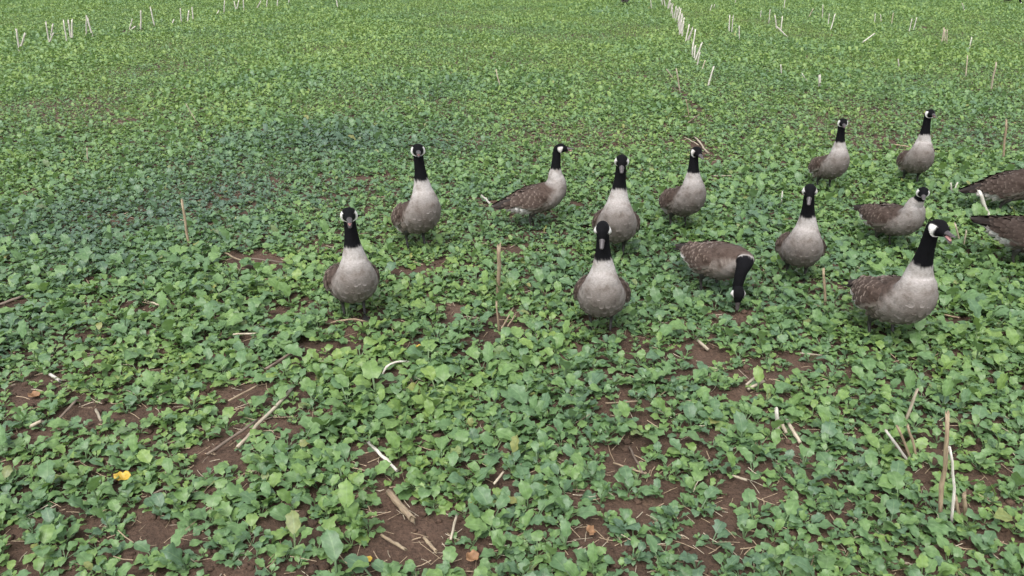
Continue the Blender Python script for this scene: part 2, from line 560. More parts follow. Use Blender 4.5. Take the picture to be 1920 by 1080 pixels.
def tone_at(x, y):
    t = .51 + .18 * fbm(x, y, 2, .45, 3.0) + .20 * fbm(x, y, 3, 1.9, 6.0) + .26 * max(0.0, min(1.0, (y - 6) / 8))
    for cx, cy, rx, ry, k in BLUE:
        t -= k * math.exp(-((x - cx) / rx) ** 2 - ((y - cy) / ry) ** 2)
    return t + random.uniform(-.09, .09)


# where the plants stand
spots = []
cell = 0.079
Y0, Y1 = 1.2, 33.0
y = Y0
while y < Y1:
    half = 0.78 * y + 1.3
    st = cell - .007 * smooth01((y - 3.0) / 3.0)
    x = -half
    while x < half:
        px_, py_ = x + random.uniform(-.5, .5) * st, y + random.uniform(-.5, .5) * st
        x += st
        nearf = max(0.0, min(1.0, (9.0 - py_) / 5.0))
        clump = fbm(px_, py_, 3, 1.15, 2.0)
        keep = 1.0 - nearf * max(0.0, min(0.62, 0.06 - 0.85 * clump))
        if random.random() > keep: continue
        if random.random() < 0.86 * bare(px_, py_): continue
        if py_ < 9 and random.random() < 0.85 * near_stick(px_, py_): continue
        big = fbm(px_, py_, 2, 0.5, 7.0) - 0.38 - 0.75 * smooth01((py_ - 2.6) / 5.0)
        spots.append((px_, py_, random.uniform(0.72, 1.12) * (1.0 + 0.30 * big), tone_at(px_, py_)))
    y += st

# seedlings between them
y = Y0
while y < 8.0:
    x = -(0.78 * y + 1.3)
    while x < 0.78 * y + 1.3:
        px_, py_ = x + random.uniform(-.5, .5) * .1, y + random.uniform(-.5, .5) * .1
        x += .1
        if random.random() < 0.60 * bare(px_, py_) or random.random() < .5 * near_stick(px_, py_) or random.random() < .12: continue
        spots.append((px_, py_, random.uniform(.38, .68), tone_at(px_, py_) + .05))
    y += .1

# the plants that show largest in the picture are individuals, the rest is the mass
def shows(s):
    px, py = project((s[0], s[1], 0.05))
    return 5 < px < 1915 and 0 < py < 1090

inview = sorted([i for i, s in enumerate(spots) if shows(s)], key=lambda i: (spots[i][0] ** 2 + spots[i][1] ** 2 + 4.0) / spots[i][2] ** 2)
single = set(inview[:300])
NEAR_LABEL = {}
for lx, ly, lb in ((230, 930, 'crop plant standing closest in front of the bright yellow fallen leaf'), (230, 860, 'crop plant standing closest behind the bright yellow fallen leaf'),
                   (10, 1070, 'crop plant in the bottom left corner of the field'), (1905, 1070, 'crop plant in the bottom right corner of the field'),
                   (960, 1075, 'crop plant at the middle of the bottom edge'), (1765, 985, 'crop plant closest in front of the foot of the tallest tan stalk'),
                   (1830, 900, 'crop plant right of the bent white stem beside the tallest stalk'), (1106, 1035, 'crop plant closest in front of the orange leaf right of the bottom centre'),
                   (750, 990, 'crop plant closest in front of the thick tan stub lying in the middle'), (700, 870, 'crop plant closest left of the lying bleached white stalk'),
                   (440, 870, 'crop plant closest below the near end of the long pale stick'), (884, 1075, 'crop plant closest in front of the orange leaf at the bottom centre'),
                   (480, 1075, 'crop plant at the bottom edge a quarter of the way from the left'), (1440, 1075, 'crop plant at the bottom edge a quarter of the way from the right'),
                   (15, 830, 'crop plant at the left edge above the bottom corner'), (1905, 860, 'crop plant at the right edge above the bottom corner')):
    g_ = ground_at(lx, ly)
    b_ = min((i for i in inview[:300] if i not in NEAR_LABEL), key=lambda i: (spots[i][0] - g_.x) ** 2 + (spots[i][1] - g_.y) ** 2)
    NEAR_LABEL[b_] = lb
for i in inview[:300]:
    x, y, sc, tn = spots[i]
    e = bpy.data.objects.new('leafy_crop_plant', None)
    e.empty_display_size = 0.05
    COL.objects.link(e)
    e.location = (x, y, soil_z(x, y))
    e.rotation_euler = (random.uniform(-.08, .08), random.uniform(-.08, .08), random.uniform(0, 6.28))
    e.scale = (sc, sc, sc)
    tag(e, NEAR_LABEL.get(i, 'young green leafy crop plant in the foremost strip of the field'), 'plant', 'crop plants in the foreground')
    for li, turn, s2, tilt, tint in plant_recipe(random):
        o = bpy.data.objects.new('leaf', LEAVES[li])
        COL.objects.link(o)
        o.parent = e
        o.matrix_local = leaf_matrix(turn, s2, tilt)
        o['tone'] = tn

rest = [s for i, s in enumerate(spots) if i not in single]
pm = bpy.data.meshes.new('crop')
pm.from_pydata([(x, y, soil_z(x, y)) for x, y, s, t in rest], [], [])
k = len(rest)
pm.attributes.new('rot', 'FLOAT_VECTOR', 'POINT').data.foreach_set('vector', np.column_stack((rng.uniform(-.1, .1, k), rng.uniform(-.1, .1, k), rng.uniform(0, 6.28, k))).astype(np.float32).ravel())
pm.attributes.new('scl', 'FLOAT', 'POINT').data.foreach_set('value', np.asarray([q[2] for q in rest], np.float32))
pm.attributes.new('tone', 'FLOAT', 'POINT').data.foreach_set('value', np.asarray([q[3] for q in rest], np.float32))
pm.attributes.new('variant', 'INT', 'POINT').data.foreach_set('value', rng.integers(0, NVAR, k).astype(np.int32))
crop = bpy.data.objects.new('leafy_crop', pm)
COL.objects.link(crop)
tag(crop, 'dense green leafy crop covering the field behind the foremost plants', 'crop', kind='stuff')
gt = bpy.data.node_groups.new('grow_crop', 'GeometryNodeTree')
gt.interface.new_socket('Geometry', in_out='INPUT', socket_type='NodeSocketGeometry')
gt.interface.new_socket('Geometry', in_out='OUTPUT', socket_type='NodeSocketGeometry')
gi, go = gt.nodes.new('NodeGroupInput'), gt.nodes.new('NodeGroupOutput')
ci = gt.nodes.new('GeometryNodeCollectionInfo')
ci.inputs['Collection'].default_value = plant_src
ci.inputs['Separate Children'].default_value = True
ci.inputs['Reset Children'].default_value = True
ip = gt.nodes.new('GeometryNodeInstanceOnPoints')
ip.inputs['Pick Instance'].default_value = True
gt.links.new(gi.outputs[0], ip.inputs['Points'])
gt.links.new(ci.outputs[0], ip.inputs['Instance'])
for nm, ty, sk in (('rot', 'FLOAT_VECTOR', 'Rotation'), ('scl', 'FLOAT', 'Scale'), ('variant', 'INT', 'Instance Index')):
    na = gt.nodes.new('GeometryNodeInputNamedAttribute')
    na.data_type = ty
    na.inputs['Name'].default_value = nm
    gt.links.new(na.outputs['Attribute'], ip.inputs[sk])
gt.links.new(ip.outputs[0], go.inputs[0])
md = crop.modifiers.new('grow', 'NODES')
md.node_group = gt


# ------------------------------------------------------------------ geese
def lerp(a, b, t): return a + (b - a) * t


def cr(p0, p1, p2, p3, t):
    return 0.5 * ((2 * p1) + (-p0 + p2) * t + (2 * p0 - 5 * p1 + 4 * p2 - p3) * t * t + (-p0 + 3 * p1 - 3 * p2 + p3) * t ** 3)


def smooth(a, b, x):
    t = max(0.0, min(1.0, (x - a) / (b - a)))
    return t * t * (3 - 2 * t)


def mixc(a, b, t): return tuple(lerp(x, y, t) for x, y in zip(a, b))


BLACK, WHITE = (0.0040, 0.0040, 0.0050), (0.62, 0.61, 0.59)
BREAST_HI, BREAST, BELLY_SHADED = (0.322, 0.302, 0.288), (0.222, 0.198, 0.184), (0.128, 0.109, 0.098)
FLANK, BROWN, DARKB = (0.098, 0.078, 0.068), (0.066, 0.048, 0.040), (0.020, 0.015, 0.013)

BODY = [(-.360, .015, .012, .004, .004), (-.335, .015, .040, .009, .008), (-.285, .010, .054, .019, .018), (-.230, .000, .074, .040, .040),
        (-.160, -.005, .104, .070, .077), (-.080, -.005, .131, .096, .106), (.000, .000, .146, .110, .119), (.070, .005, .148, .112, .120),
        (.130, .020, .141, .106, .116), (.176, .055, .124, .092, .106), (.198, .105, .100, .072, .086), (.206, .155, .075, .056, .065)]
BODY = [(x * (.90 if x < 0 else 1.0), z, w * .91, u, d) for x, z, w, u, d in BODY]
NB = len(BODY)


def build_goose(label, foot, heading, pitch=16, neck=((0, 0, .060), (0, 0, .128), (.004, 0, .195), (.010, 0, .240)), head=None, head_pitch=0,
                size=1.0, gape=0.0, zc=.245, dark=1.0, black_at=0.0, seed=1, low=False, legs=((.0, .06), (-.03, -.06))):
    rr = random.Random(seed)
    P = ground_at(*foot)
    tocam = Vector((-P.x, -P.y, 0)).normalized()
    ang0 = math.atan2(tocam.y, tocam.x)
    yaw = ang0 + R(heading)
    root = bpy.data.objects.new('goose', None)
    root.empty_display_size = 0.1
    COL.objects.link(root)
    root.location = (P.x, P.y, soil_z(P.x, P.y))
    root.rotation_euler = (0, 0, yaw)
    root.scale = (size,) * 3
    tag(root, label, 'goose', 'flock of geese on the field')
    cp, sp_ = math.cos(R(pitch)), math.sin(R(pitch))

    def bp(x, y, z):      # body frame -> goose frame
        return Vector((x * cp - z * sp_, y, x * sp_ + z * cp + zc))

    shape = BODY[:-3] + [(.182, .036, .112, .088, .100), (.222, .046, .084, .066, .078), (.256, .046, .060, .052, .056)] if low else BODY   # neck stretched forward to feed
    st = [(bp(x, 0, z), w, u, d) for x, z, w, u, d in shape]
    nb = st[-1][0]
    rad = ((.0500, .043, .047), (.0375, .036, .038), (.0330, .033, .033), (.0315, .032, .032))
    for off, (w, u, d) in zip(neck, rad):
        st.append((nb + Vector(off), w, u, d))
    hy = R((head if head is not None else heading) - heading)
    hp = R(head_pitch)
    h = Vector((math.cos(hy) * math.cos(hp), math.sin(hy) * math.cos(hp), math.sin(hp)))
    side = Vector((-math.sin(hy), math.cos(hy), 0))
    hu = h.cross(side).normalized()
    n4 = st[-1][0]
    for a, b_, w, u, d in ((.006, .016, .0350, .034, .036), (.031, .027, .0425, .038, .045), (.056, .024, .0300, .031, .033), (.080, .019, .0205, .018, .018), (.093, .016, .0130, .010, .010)):
        st.append((n4 + h * a + hu * b_, w, u, d))
    ns = len(st)
    SUB, SEG = 6, 40
    rings = []
    for i in range(ns - 1):
        q = [st[max(0, min(ns - 1, j))] for j in (i - 1, i, i + 1, i + 2)]
        for s in range(SUB + (1 if i == ns - 2 else 0)):
            t = s / SUB
            rings.append((cr(q[0][0], q[1][0], q[2][0], q[3][0], t), *(max(.003, cr(q[0][k], q[1][k], q[2][k], q[3][k], t)) for k in (1, 2, 3)), i + t))
    # frames carried along the spine without twisting, then turned so the crown of the head is on top
    tang = []
    for i in range(len(rings)):
        a, b_ = rings[max(0, i - 1)][0], rings[min(len(rings) - 1, i + 1)][0]
        tang.append((b_ - a).normalized())
    U = [Vector((-tang[0].z, 0, tang[0].x)).normalized()]
    for i in range(1, len(rings)):
        q = tang[i - 1].rotation_difference(tang[i])
        u = q @ U[-1]
        u = (u - tang[i] * u.dot(tang[i])).normalized()
        U.append(u)
    want = (hu - tang[-1] * hu.dot(tang[-1])).normalized()
    tw = math.atan2(U[-1].cross(want).dot(tang[-1]), U[-1].dot(want))
    for i in range(len(rings)):
        f = smooth(NB - 1, NB + 4.5, rings[i][4])
        U[i] = Matrix.Rotation(tw * f, 3, tang[i]) @ U[i]
    verts, cols, nrm = [], [], []

    def colour(t, c, s):
        """t = place along the spine, c = 1 on the back and -1 on the belly, s = -1..1 right to left"""
        j = 0.06 * math.sin(9 * c + seed) + 0.05 * math.sin(23 * s) + 0.04 * math.sin(41 * s + 2 * seed)
        if t >= NB + 3 - 0.2:                         # head
            a = t - (NB + 3)
            lo, hi = 1.12 + 0.42 * (c + .3), 2.66 + 0.12 * c
            patch = smooth(lo - .12, lo + .12, a) * (1 - smooth(hi - .15, hi + .12, a)) * (1 - smooth(.46, .60, c))
            return mixc(BLACK, WHITE, patch)
        tb = NB + 0.15 + black_at + j
        if t > tb - 0.25:
            k = smooth(tb - .16, tb + .04, t)
            return mixc(BREAST_HI, BLACK, k)
        if t < 2.3:                                   # tail
            return mixc(DARKB, WHITE, smooth(.1, -.25, c) * smooth(1.2, 1.8, t)) if c < .2 else DARKB
        if low: t = t - 2.0 * smooth(6.0, 9.0, t) * smooth(-.75, -.1, c)
        back = smooth(.05, .45, c) * (1 - smooth(8.6, 10.4, t))
        front = smooth(6.3 + 1.7 * smooth(-.6, .5, c), 8.3 + 1.2 * smooth(-.6, .5, c), t)
        under = smooth(-.2, -.9, c)
        base = mixc(FLANK, BELLY_SHADED, under)
        base = mixc(base, mixc(BREAST, BELLY_SHADED, under * .75), front)  # belly tone, with the shade under the breast painted in
        base = mixc(base, BREAST_HI, smooth(9.0, 11.2, t))
        vent = (1 - smooth(4.7, 5.4, t)) * smooth(.32, .0, c)
        base = mixc(base, WHITE, vent)
        bar = 0.5 + 0.5 * math.sin(t * 13.0 + 2.2 * c)
        fl = (1 - front) * (1 - vent) * smooth(-.9, -.4, c)
        base = mixc(base, mixc(base, (0.25, 0.215, 0.19), .55), bar * fl)
        rump = (1 - smooth(2.6, 3.2, t)) * smooth(2.2, 2.4, t)
        return mixc(mixc(base, BROWN, back), WHITE, rump * .8)

    for i, (c0, w, u, d, t) in enumerate(rings):
        sv = tang[i].cross(U[i]).normalized() * -1
        for k in range(SEG):
            th = 2 * math.pi * k / SEG
            c, s = math.cos(th), math.sin(th)
            r_ = u if c > 0 else d
            lump = 1 + 0.012 * math.sin(7 * t + 3 * th + seed) * (1 if t < NB else .3)
            jowl = 1 + .26 * max(0.0, 1 - abs(t - (NB + 4.9)) / .9) * max(0.0, .35 - c)      # full cheeks
            n_ = (U[i] * c * w + sv * s * r_).normalized()
            verts.append(c0 + (U[i] * (c * r_) + sv * (s * w * jowl)) * lump)
            nrm.append(n_)
            cc = colour(t, c, s)
            cols.append(tuple(x * dark for x in cc) if t < NB and cc[0] < .42 else cc)
    faces = []
    for i in range(len(rings) - 1):
        for k in range(SEG):
            a, b_ = i * SEG + k, i * SEG + (k + 1) % SEG
            faces.append((a, b_, b_ + SEG, a + SEG))
    faces.append(tuple(range(SEG - 1, -1, -1)))
    L0 = (len(rings) - 1) * SEG
    faces.append(tuple(range(L0, L0 + SEG)))
    mesh_obj('body', verts, faces, PLUME, root, cols)

    # ---- feathers
    def feather(V, F, C, p, d, n_, L, Wd, base, tip, lift):
        s_ = n_.cross(d).normalized()
        o = len(V)
        for u, ww, col in ((0, .30, base), (.5, .5, base), (.80, .44, mixc(base, tip, .25)), (.97, .22, tip)):
            for sg in (-1, 1):
                V.append(p + d * (u * L) + s_ * (sg * ww * Wd) + n_ * (.0015 + lift * u - .25 * Wd * ww * ww * 2))
                C.append(tuple(x * (dark if base[0] < .38 else 1.0) for x in col))
        V.append(p + d * (.55 * L) + n_ * (.003 + lift * .6)); C.append(tuple(x * dark * .9 for x in base))
        F += [(o, o + 1, o + 8), (o + 1, o + 3, o + 8), (o, o + 8, o + 2), (o + 2, o + 8, o + 4), (o + 3, o + 5, o + 8), (o + 4, o + 8, o + 5), (o + 4, o + 5, o + 7, o + 6)]

    V, F, C = [], [], []
    for i in range(3 * SUB, int(10.4 * SUB), 3):
        t = rings[i][4]
        for k in range(0, SEG, 2):
            kk = (k + (i // 3) % 2 + rr.choice((0, 0, 1))) % SEG
            th = 2 * math.pi * kk / SEG
            c = math.cos(th)
            if (c < -.75 and t < 7) or rr.random() < .06: continue
            plain = t > 7.4 and c < .4            # the breast is only faintly scaled
            idx = i * SEG + kk
            base = colour(t, c, math.sin(th))
            v = rr.uniform(.88, 1.06) if plain else rr.uniform(.70, 1.15)
            base = tuple(x * v for x in base)
            tip = mixc(base, (0.40, 0.37, 0.35), .16) if plain else mixc(base, (0.27, 0.235, 0.21), rr.uniform(.45, .8) if c < .5 else .5)
            feather(V, F, C, verts[idx], -tang[i] + nrm[idx] * .05, nrm[idx], rr.uniform(.040, .056), rr.uniform(.026, .036), base, tip, (.0015 if plain else rr.uniform(.002, .007)))
    tag(mesh_obj('contour_feathers', V, F, PLUME, root, C), kind='stuff')

    # ---- folded wings
    cl = [(.125, .098, .030, .018, .008, 20), (.085, .130, .036, .050, .015, 22), (.02, .146, .040, .076, .018, 25), (-.06, .140, .042, .083, .018, 30),
          (-.14, .112, .050, .062, .016, 38), (-.21, .080, .050, .043, .013, 48), (-.28, .050, .044, .028, .009, 58), (-.34, .031, .036, .016, .006, 66), (-.395, .018, .026, .005, .003, 70)]
    cl = [(x * (.90 if x < 0 else 1.0), y_ * .91, z, a_, b_, c_) for x, y_, z, a_, b_, c_ in cl]
    for sg in (1, -1):
        V, F, C = [], [], []
        fr = []
        m_ = len(cl)
        for i in range(m_ - 1):
            q = [cl[max(0, min(m_ - 1, j))] for j in (i - 1, i, i + 1, i + 2)]
            for s in range(4 + (1 if i == m_ - 2 else 0)):
                t = s / 4
                x, y_, z, hh, th_, a = (cr(q[0][k], q[1][k], q[2][k], q[3][k], t) for k in range(6))
                fr.append((x, y_ * sg, z, max(.003, hh), max(.002, th_), R(a), i + t))
        SG = 20
        frp = []
        for x, y_, z, hh, th_, a, t in fr:
            hd = Vector((0, -math.sin(a) * sg, math.cos(a)))
            nd = Vector((0, math.cos(a) * sg, math.sin(a)))
            c0 = Vector((x, y_, z))
            frp.append((c0, hd, nd, hh, th_, t))
            for k in range(SG):
                ph = 2 * math.pi * k / SG
                e, f_ = math.sin(ph), math.cos(ph)
                bow = -0.30 * hh * e * e
                pt = c0 + hd * (hh * e) + nd * (th_ * f_ + bow)
                V.append(bp(*pt))
                cc = mixc(BROWN, DARKB, smooth(4.6, 6.0, t))
                cc = mixc(cc, (.30, .27, .24), .5 * smooth(-.7, -.95, e) * (1 - smooth(4.5, 6, t)))
                C.append(tuple(q_ * dark for q_ in cc))
        for i in range(len(fr) - 1):
            for k in range(SG):
                a, b_ = i * SG + k, i * SG + (k + 1) % SG
                F.append((a, b_, b_ + SG, a + SG) if sg > 0 else (a + SG, b_ + SG, b_, a))
        F.append(tuple(range(SG))); F.append(tuple(range((len(fr) - 1) * SG, len(fr) * SG)))

        def rot(v): return Vector((v.x * cp - v.z * sp_, v.y, v.x * sp_ + v.z * cp))

        for i in range(2, len(fr) - 5, 2):
            c0, hd, nd, hh, th_, t = frp[i]
            d_ = (frp[i + 3][0] - c0).normalized()
            rows = max(3, int(hh / .0105))
            for r_ in range(rows):
                e = -0.92 + 1.84 * (r_ + .5 * ((i // 2) % 2) + rr.uniform(-.3, .3)) / max(1, rows - .5)
                if abs(e) > .96: continue
                bow = -0.30 * hh * e * e
                pt = c0 + hd * (hh * e) + nd * (th_ * math.sqrt(1 - e * e) + bow)
                nn = (nd * 1.0 + hd * (e * .55)).normalized()
                base = mixc(BROWN, DARKB, smooth(4.4, 5.8, t) * .8 + rr.uniform(0, .25))
                tip = mixc(base, (.24, .195, .165), rr.uniform(.35, .8) * min(1.0, dark) ** 2 * (1 - smooth(4.8, 6.2, t)))
                long_ = lerp(.042, .075, smooth(2.5, 5, t))
                feather(V, F, C, bp(*(pt - d_ * rr.uniform(-.012, .02))), rot((d_ + nn * .03 + hd * rr.uniform(-.12, .12)).normalized()), rot(nn), long_ * rr.uniform(.9, 1.1), rr.uniform(.026, .034), base, tip, rr.uniform(.002, .006))
        # long flight feathers crossing over the tail
        for r_ in range(5):
            i = 20 + r_
            c0, hd, nd, hh, th_, t = frp[min(i, len(frp) - 1)]
            pt = c0 + hd * (hh * (.55 - .3 * r_)) + nd * th_
            d_ = (frp[-1][0] + Vector((-.02 + .008 * r_, 0, .004 * (2 - r_))) - pt)
            feather(V, F, C, bp(*pt), rot(d_.normalized()), rot(nd), d_.length, .026, (.034, .029, .027), (.06, .05, .045), .006)
        mesh_obj('wing', V, F, PLUME, root, C)

    # ---- tail fan
    V, F, C = [], [], []
    for r_ in range(9):
        a = (r_ - 4) * .085
        feather(V, F, C, bp(-.257, (r_ - 4) * .009, .022), Vector((-cp * math.cos(a), math.sin(a), -sp_ * math.cos(a))), Vector((-sp_, 0, cp)), .106 - .004 * abs(r_ - 4), .026, (.012, .011, .011), (.016, .015, .014), .002)
    mesh_obj('tail', V, F, PLUME, root, C)

    # ---- bill
    b0 = n4 + h * .082 + hu * .019

    def mandible(name, tilt, up, parent, mat, L=.055):
        d_ = (h * math.cos(tilt) + hu * math.sin(tilt)).normalized()
        u_ = d_.cross(side).normalized()
        V, F = [], []
        for x, w, hh in ((-.010, .0185, .020), (.006, .0165, .017), (.020, .0135, .0115), (.034, .0122, .008), (.046, .0105, .0055), (.0525, .006, .003)):
            x *= L / .052
            for k in range(9):
                th = math.pi * k / 8
                V.append(b0 + d_ * x + side * (w * math.cos(th)) + u_ * (hh * math.sin(th) * up))
        for i in range(5):
            for k in range(8):
                a = i * 9 + k
                F.append((a, a + 1, a + 10, a + 9))
            F.append((i * 9, i * 9 + 9, i * 9 + 17, i * 9 + 8))
        F += [tuple(range(9)), tuple(range(45, 54))]
        return mesh_obj(name, V, F, mat, parent)

    ub = mandible('bill', gape * .25, 1.0, root, BILL)
    lb = mandible('lower_mandible', -gape - .02, -0.55, ub, BILL, .051)
    if gape > .15:
        V, F = [], []
        dm = (h * math.cos(-gape * .7) + hu * math.sin(-gape * .7)).normalized()
        um = dm.cross(side).normalized()
        for x, w, z in ((-.006, .013, .008), (.010, .012, .0075), (.026, .0095, .006), (.038, .006, .004), (.043, .002, .003)):
            for k in range(8):
                th = 2 * math.pi * k / 8
                V.append(b0 + dm * x + side * (w * math.cos(th)) + um * (z * math.sin(th)))
        for i in range(4):
            for k in range(8):
                a, b_ = i * 8 + k, i * 8 + (k + 1) % 8
                F.append((a, b_, b_ + 8, a + 8))
        F += [tuple(range(7, -1, -1)), tuple(range(32, 40))]
        tag(mesh_obj('tongue', V, F, MOUTH, ub), 'pink tongue in the open bill')

    # ---- eyes
    for sg in (1, -1):
        c0 = n4 + h * .054 + hu * .039 + side * (sg * .0295)
        V, F = [], []
        for i in range(5):
            ph = math.pi * i / 4
            for k in range(8):
                th = math.pi * 2 * k / 8
                V.append(c0 + Vector((math.sin(ph) * math.cos(th), math.sin(ph) * math.sin(th), math.cos(ph))) * .0058)
        for i in range(4):
            for k in range(8):
                a, b_ = i * 8 + k, i * 8 + (k + 1) % 8
                F.append((a, b_, b_ + 8, a + 8))
        mesh_obj('eye', V, F, EYE, root)

    # ---- legs and webbed feet
    for lx, ly in legs:
        top = bp(-.02 + lx * .3, ly, -.075)
        hock = Vector((-.035 + lx * .7, ly, .088))
        ank = Vector((-.005 + lx, ly * .95, .014))
        V, F, C = [], [], []
        pts = [(top, .042), (lerp(top, hock, .5), .026), (lerp(top, hock, .85), .0125), (hock, .0115), (lerp(hock, ank, .35), .0082), (lerp(hock, ank, .8), .0078), (ank, .009)]
        for p_, r_ in pts:
            for k in range(10):
                th = 2 * math.pi * k / 10
                V.append(p_ + Vector((math.cos(th) * r_, math.sin(th) * r_, 0)))
        for i in range(len(pts) - 1):
            for k in range(10):
                a, b_ = i * 10 + k, i * 10 + (k + 1) % 10
                F.append((a, b_, b_ + 10, a + 10))
        F += [tuple(range(9, -1, -1)), tuple(range(60, 70))]
        lg = mesh_obj('leg', V, F, LEG, root)
        V, F = [], []
        for k, (a, L) in enumerate(((-.55, .062), (-.27, .058), (0, .078), (.27, .058), (.55, .062))):
            d_ = Vector((math.cos(a), math.sin(a), 0))
            V += [ank + Vector((0, 0, .004)) + d_ * .002, Vector((ank.x, ank.y, .009)) + d_ * (L * .5), Vector((ank.x, ank.y, .004)) + d_ * L,
                  Vector((ank.x, ank.y, -.004)) + d_ * L, Vector((ank.x, ank.y, -.004)) + d_ * .002]
        for k in range(4):
            for q_ in range(4):
                a = k * 5 + q_
                F.append((a, a + 1, a + 6, a + 5))
        mesh_obj('foot', V, F, LEG, lg)
    return root


UPRIGHT = ((0, 0, .060), (0, 0, .128), (.004, 0, .195), (.010, 0, .240))
GRAZE = ((.055, 0, .000), (.100, 0, -.055), (.125, 0, -.125), (.140, 0, -.185))


def neck_dir(fx, fy, L=.215, bend=.0):
    """neck going up while leaning forward by fx and to its own left by fy (shares of its length)"""
    out = []
    for s in (.26, .54, .82, 1.0):
        out.append((fx * L * s + bend * math.sin(math.pi * s), fy * L * s, L * s))
    return tuple(out)


GEESE = [
    dict(label='pale-breasted goose at the far left of the flock, pink bill open, facing the camera', foot=(666.6, 598), heading=7.9, head=0, gape=.55, seed=1, neck=neck_dir(-0.057, -0.028, 0.235), size=0.961, head_pitch=-8),
    dict(label='goose second from the left, standing tall behind with brown wing showing left', foot=(783.4, 466), heading=22.5, head=2, gape=.3, seed=2, neck=neck_dir(-0.12, -0.033, 0.25), size=0.998, pitch=22),
    dict(label='goose in side view facing right with black tail and open bill, head in profile', foot=(1003, 425.6), heading=97.2, head=84, gape=.35, seed=3, neck=neck_dir(0.052, 0.021, 0.2), size=0.887, pitch=14),
    dict(label='upright goose standing directly behind the front centre goose, its head clear above', foot=(1152, 480), heading=2.3, head=2, gape=.1, seed=4, neck=neck_dir(-0.086, 0.028, 0.25), size=1, pitch=20, head_pitch=-26),
    dict(label='foremost goose in the centre with long drooping bill, facing straight at the camera', foot=(1125, 623), heading=0.2, head=0, head_pitch=-44, seed=5, neck=neck_dir(-0.034, -0.056, 0.24), size=0.95, pitch=18),
    dict(label='brownish goose turned half right, behind the grazing goose, bill closed', foot=(1273.7, 431), heading=29, head=30, head_pitch=-14, seed=6, neck=neck_dir(-0.046, -0.021, 0.205), size=0.918, pitch=20, dark=.88),
    dict(label='grazing goose with its black neck bent down to the leaves', foot=(1335, 546), heading=46, head=12, head_pitch=-72, seed=7, size=0.92, pitch=8, neck=((.030, -.030, -.008), (.040, -.062, -.055), (.044, -.078, -.112), (.046, -.084, -.160)), zc=.245, dark=1.05, black_at=-.55, low=True),
    dict(label='upright goose with a pale rounded breast standing right of the grazing goose', foot=(1491, 527.5), heading=7, head=4, head_pitch=-36, seed=8, neck=neck_dir(0.043, -0.076, 0.245), size=0.921, pitch=18),
    dict(label='small far goose on the left of the back pair, body turned half right', foot=(1545.8, 357.7), heading=29.5, head=12, gape=.2, head_pitch=-8, seed=9, neck=neck_dir(0, -0.06, 0.235), size=0.865, pitch=20, dark=.92),
    dict(label='farthest upright goose with pale breast, its neck leaning right', foot=(1706.5, 349), heading=16.3, head=30, gape=.25, seed=10, neck=neck_dir(0.058, -0.053, 0.25), size=0.88, pitch=24),
    dict(label='goose with a short drawn-in neck, brown side showing, face turned to the camera', foot=(1659, 465), heading=49.8, head=8, head_pitch=-14, seed=11, size=0.876, pitch=6, neck=((.02, 0, .035), (.03, 0, .060), (.036, 0, .085), (.04, 0, .10)), dark=.82, black_at=.5),
    dict(label='large nearest goose on the right, neck leaning right with pink bill wide open', foot=(1655, 640), heading=36, head=42, gape=.6, head_pitch=-6, seed=12, neck=neck_dir(0.24, -0.10, 0.245), size=1.03, pitch=15),
    dict(label='brown goose cut by the right edge, side view, pale stalk beside its tail', foot=(1884, 404), heading=98, head=90, seed=13, size=.98, pitch=19, dark=.75, neck=neck_dir(.12, 0, .20)),
    dict(label='dark goose cut by the right edge, only its rear with white stripe in view', foot=(1912, 500), heading=92, head=90, head_pitch=-60, seed=14, size=.96, pitch=-4, neck=GRAZE, zc=.235, dark=.62, low=True),
    dict(label='distant brown goose cut by the top edge left of the stubble row', foot=(1172, 11), heading=170, head=170, seed=15, size=.95, dark=1.0),
    dict(label='distant dark goose cut by the top edge near the right corner', foot=(1886, 6), heading=80, head=80, head_pitch=-60, seed=16, size=1.0, pitch=-4, neck=GRAZE, zc=.20, dark=.55, low=True),
]
for g in GEESE:
    build_goose(**g)


# ------------------------------------------------------------------ stubble stalks
def stalk(name, a, b, r0, r1, mat, label, group=None, bend=None, seg=6, rs=random, cat='stalk'):
    """a broken dry stalk from a to b, with joints and a ragged hollow end"""
    ax = (b - a)
    L = ax.length
    d = ax.normalized()
    s = d.orthogonal().normalized()
    t = d.cross(s)
    V, F = [], []
    K = 8
    wob = [(rs.uniform(-1, 1), rs.uniform(-1, 1)) for _ in range(seg + 1)]
    for i in range(seg + 1):
        u = i / seg
        r_ = lerp(r0, r1, u) * (1.16 if i in (2, 4) else 1.0) * rs.uniform(.94, 1.06)
        c = d * (L * u) + (s * wob[i][0] + t * wob[i][1]) * (L * .010 if 0 < i < seg else 0)
        if bend: c += bend * (math.sin(math.pi * u) * 1.0)
        for k in range(K):
            th = 2 * math.pi * k / K
            rag = d * (rs.uniform(-.6, 1.3) * r_ * 1.4) if i == seg else Vector()
            V.append(c + (s * math.cos(th) + t * math.sin(th)) * r_ + rag)
    for i in range(seg):
        for k in range(K):
            p, q = i * K + k, i * K + (k + 1) % K
            F.append((p, q, q + K, p + K))
    # the hollow at the broken end
    o = len(V)
    for k in range(K):
        th = 2 * math.pi * k / K
        V.append(d * (L * .985 - r1) + (s * math.cos(th) + t * math.sin(th)) * r1 * .62)
    for k in range(K):
        p, q = seg * K + k, seg * K + (k + 1) % K
        F.append((p, q, o + (k + 1) % K, o + k))
    F.append(tuple(range(o, o + K)))
    F.append(tuple(range(K - 1, -1, -1)))
    # mesh is written with its long axis on z so that the grain runs along the stalk
    M = Matrix((s, t, d))
    ob = mesh_obj(name, [M @ v for v in V], F, mat)
    ob.matrix_world = Matrix.Translation(a) @ M.transposed().to_4x4()
    return tag(ob, label, cat, group)


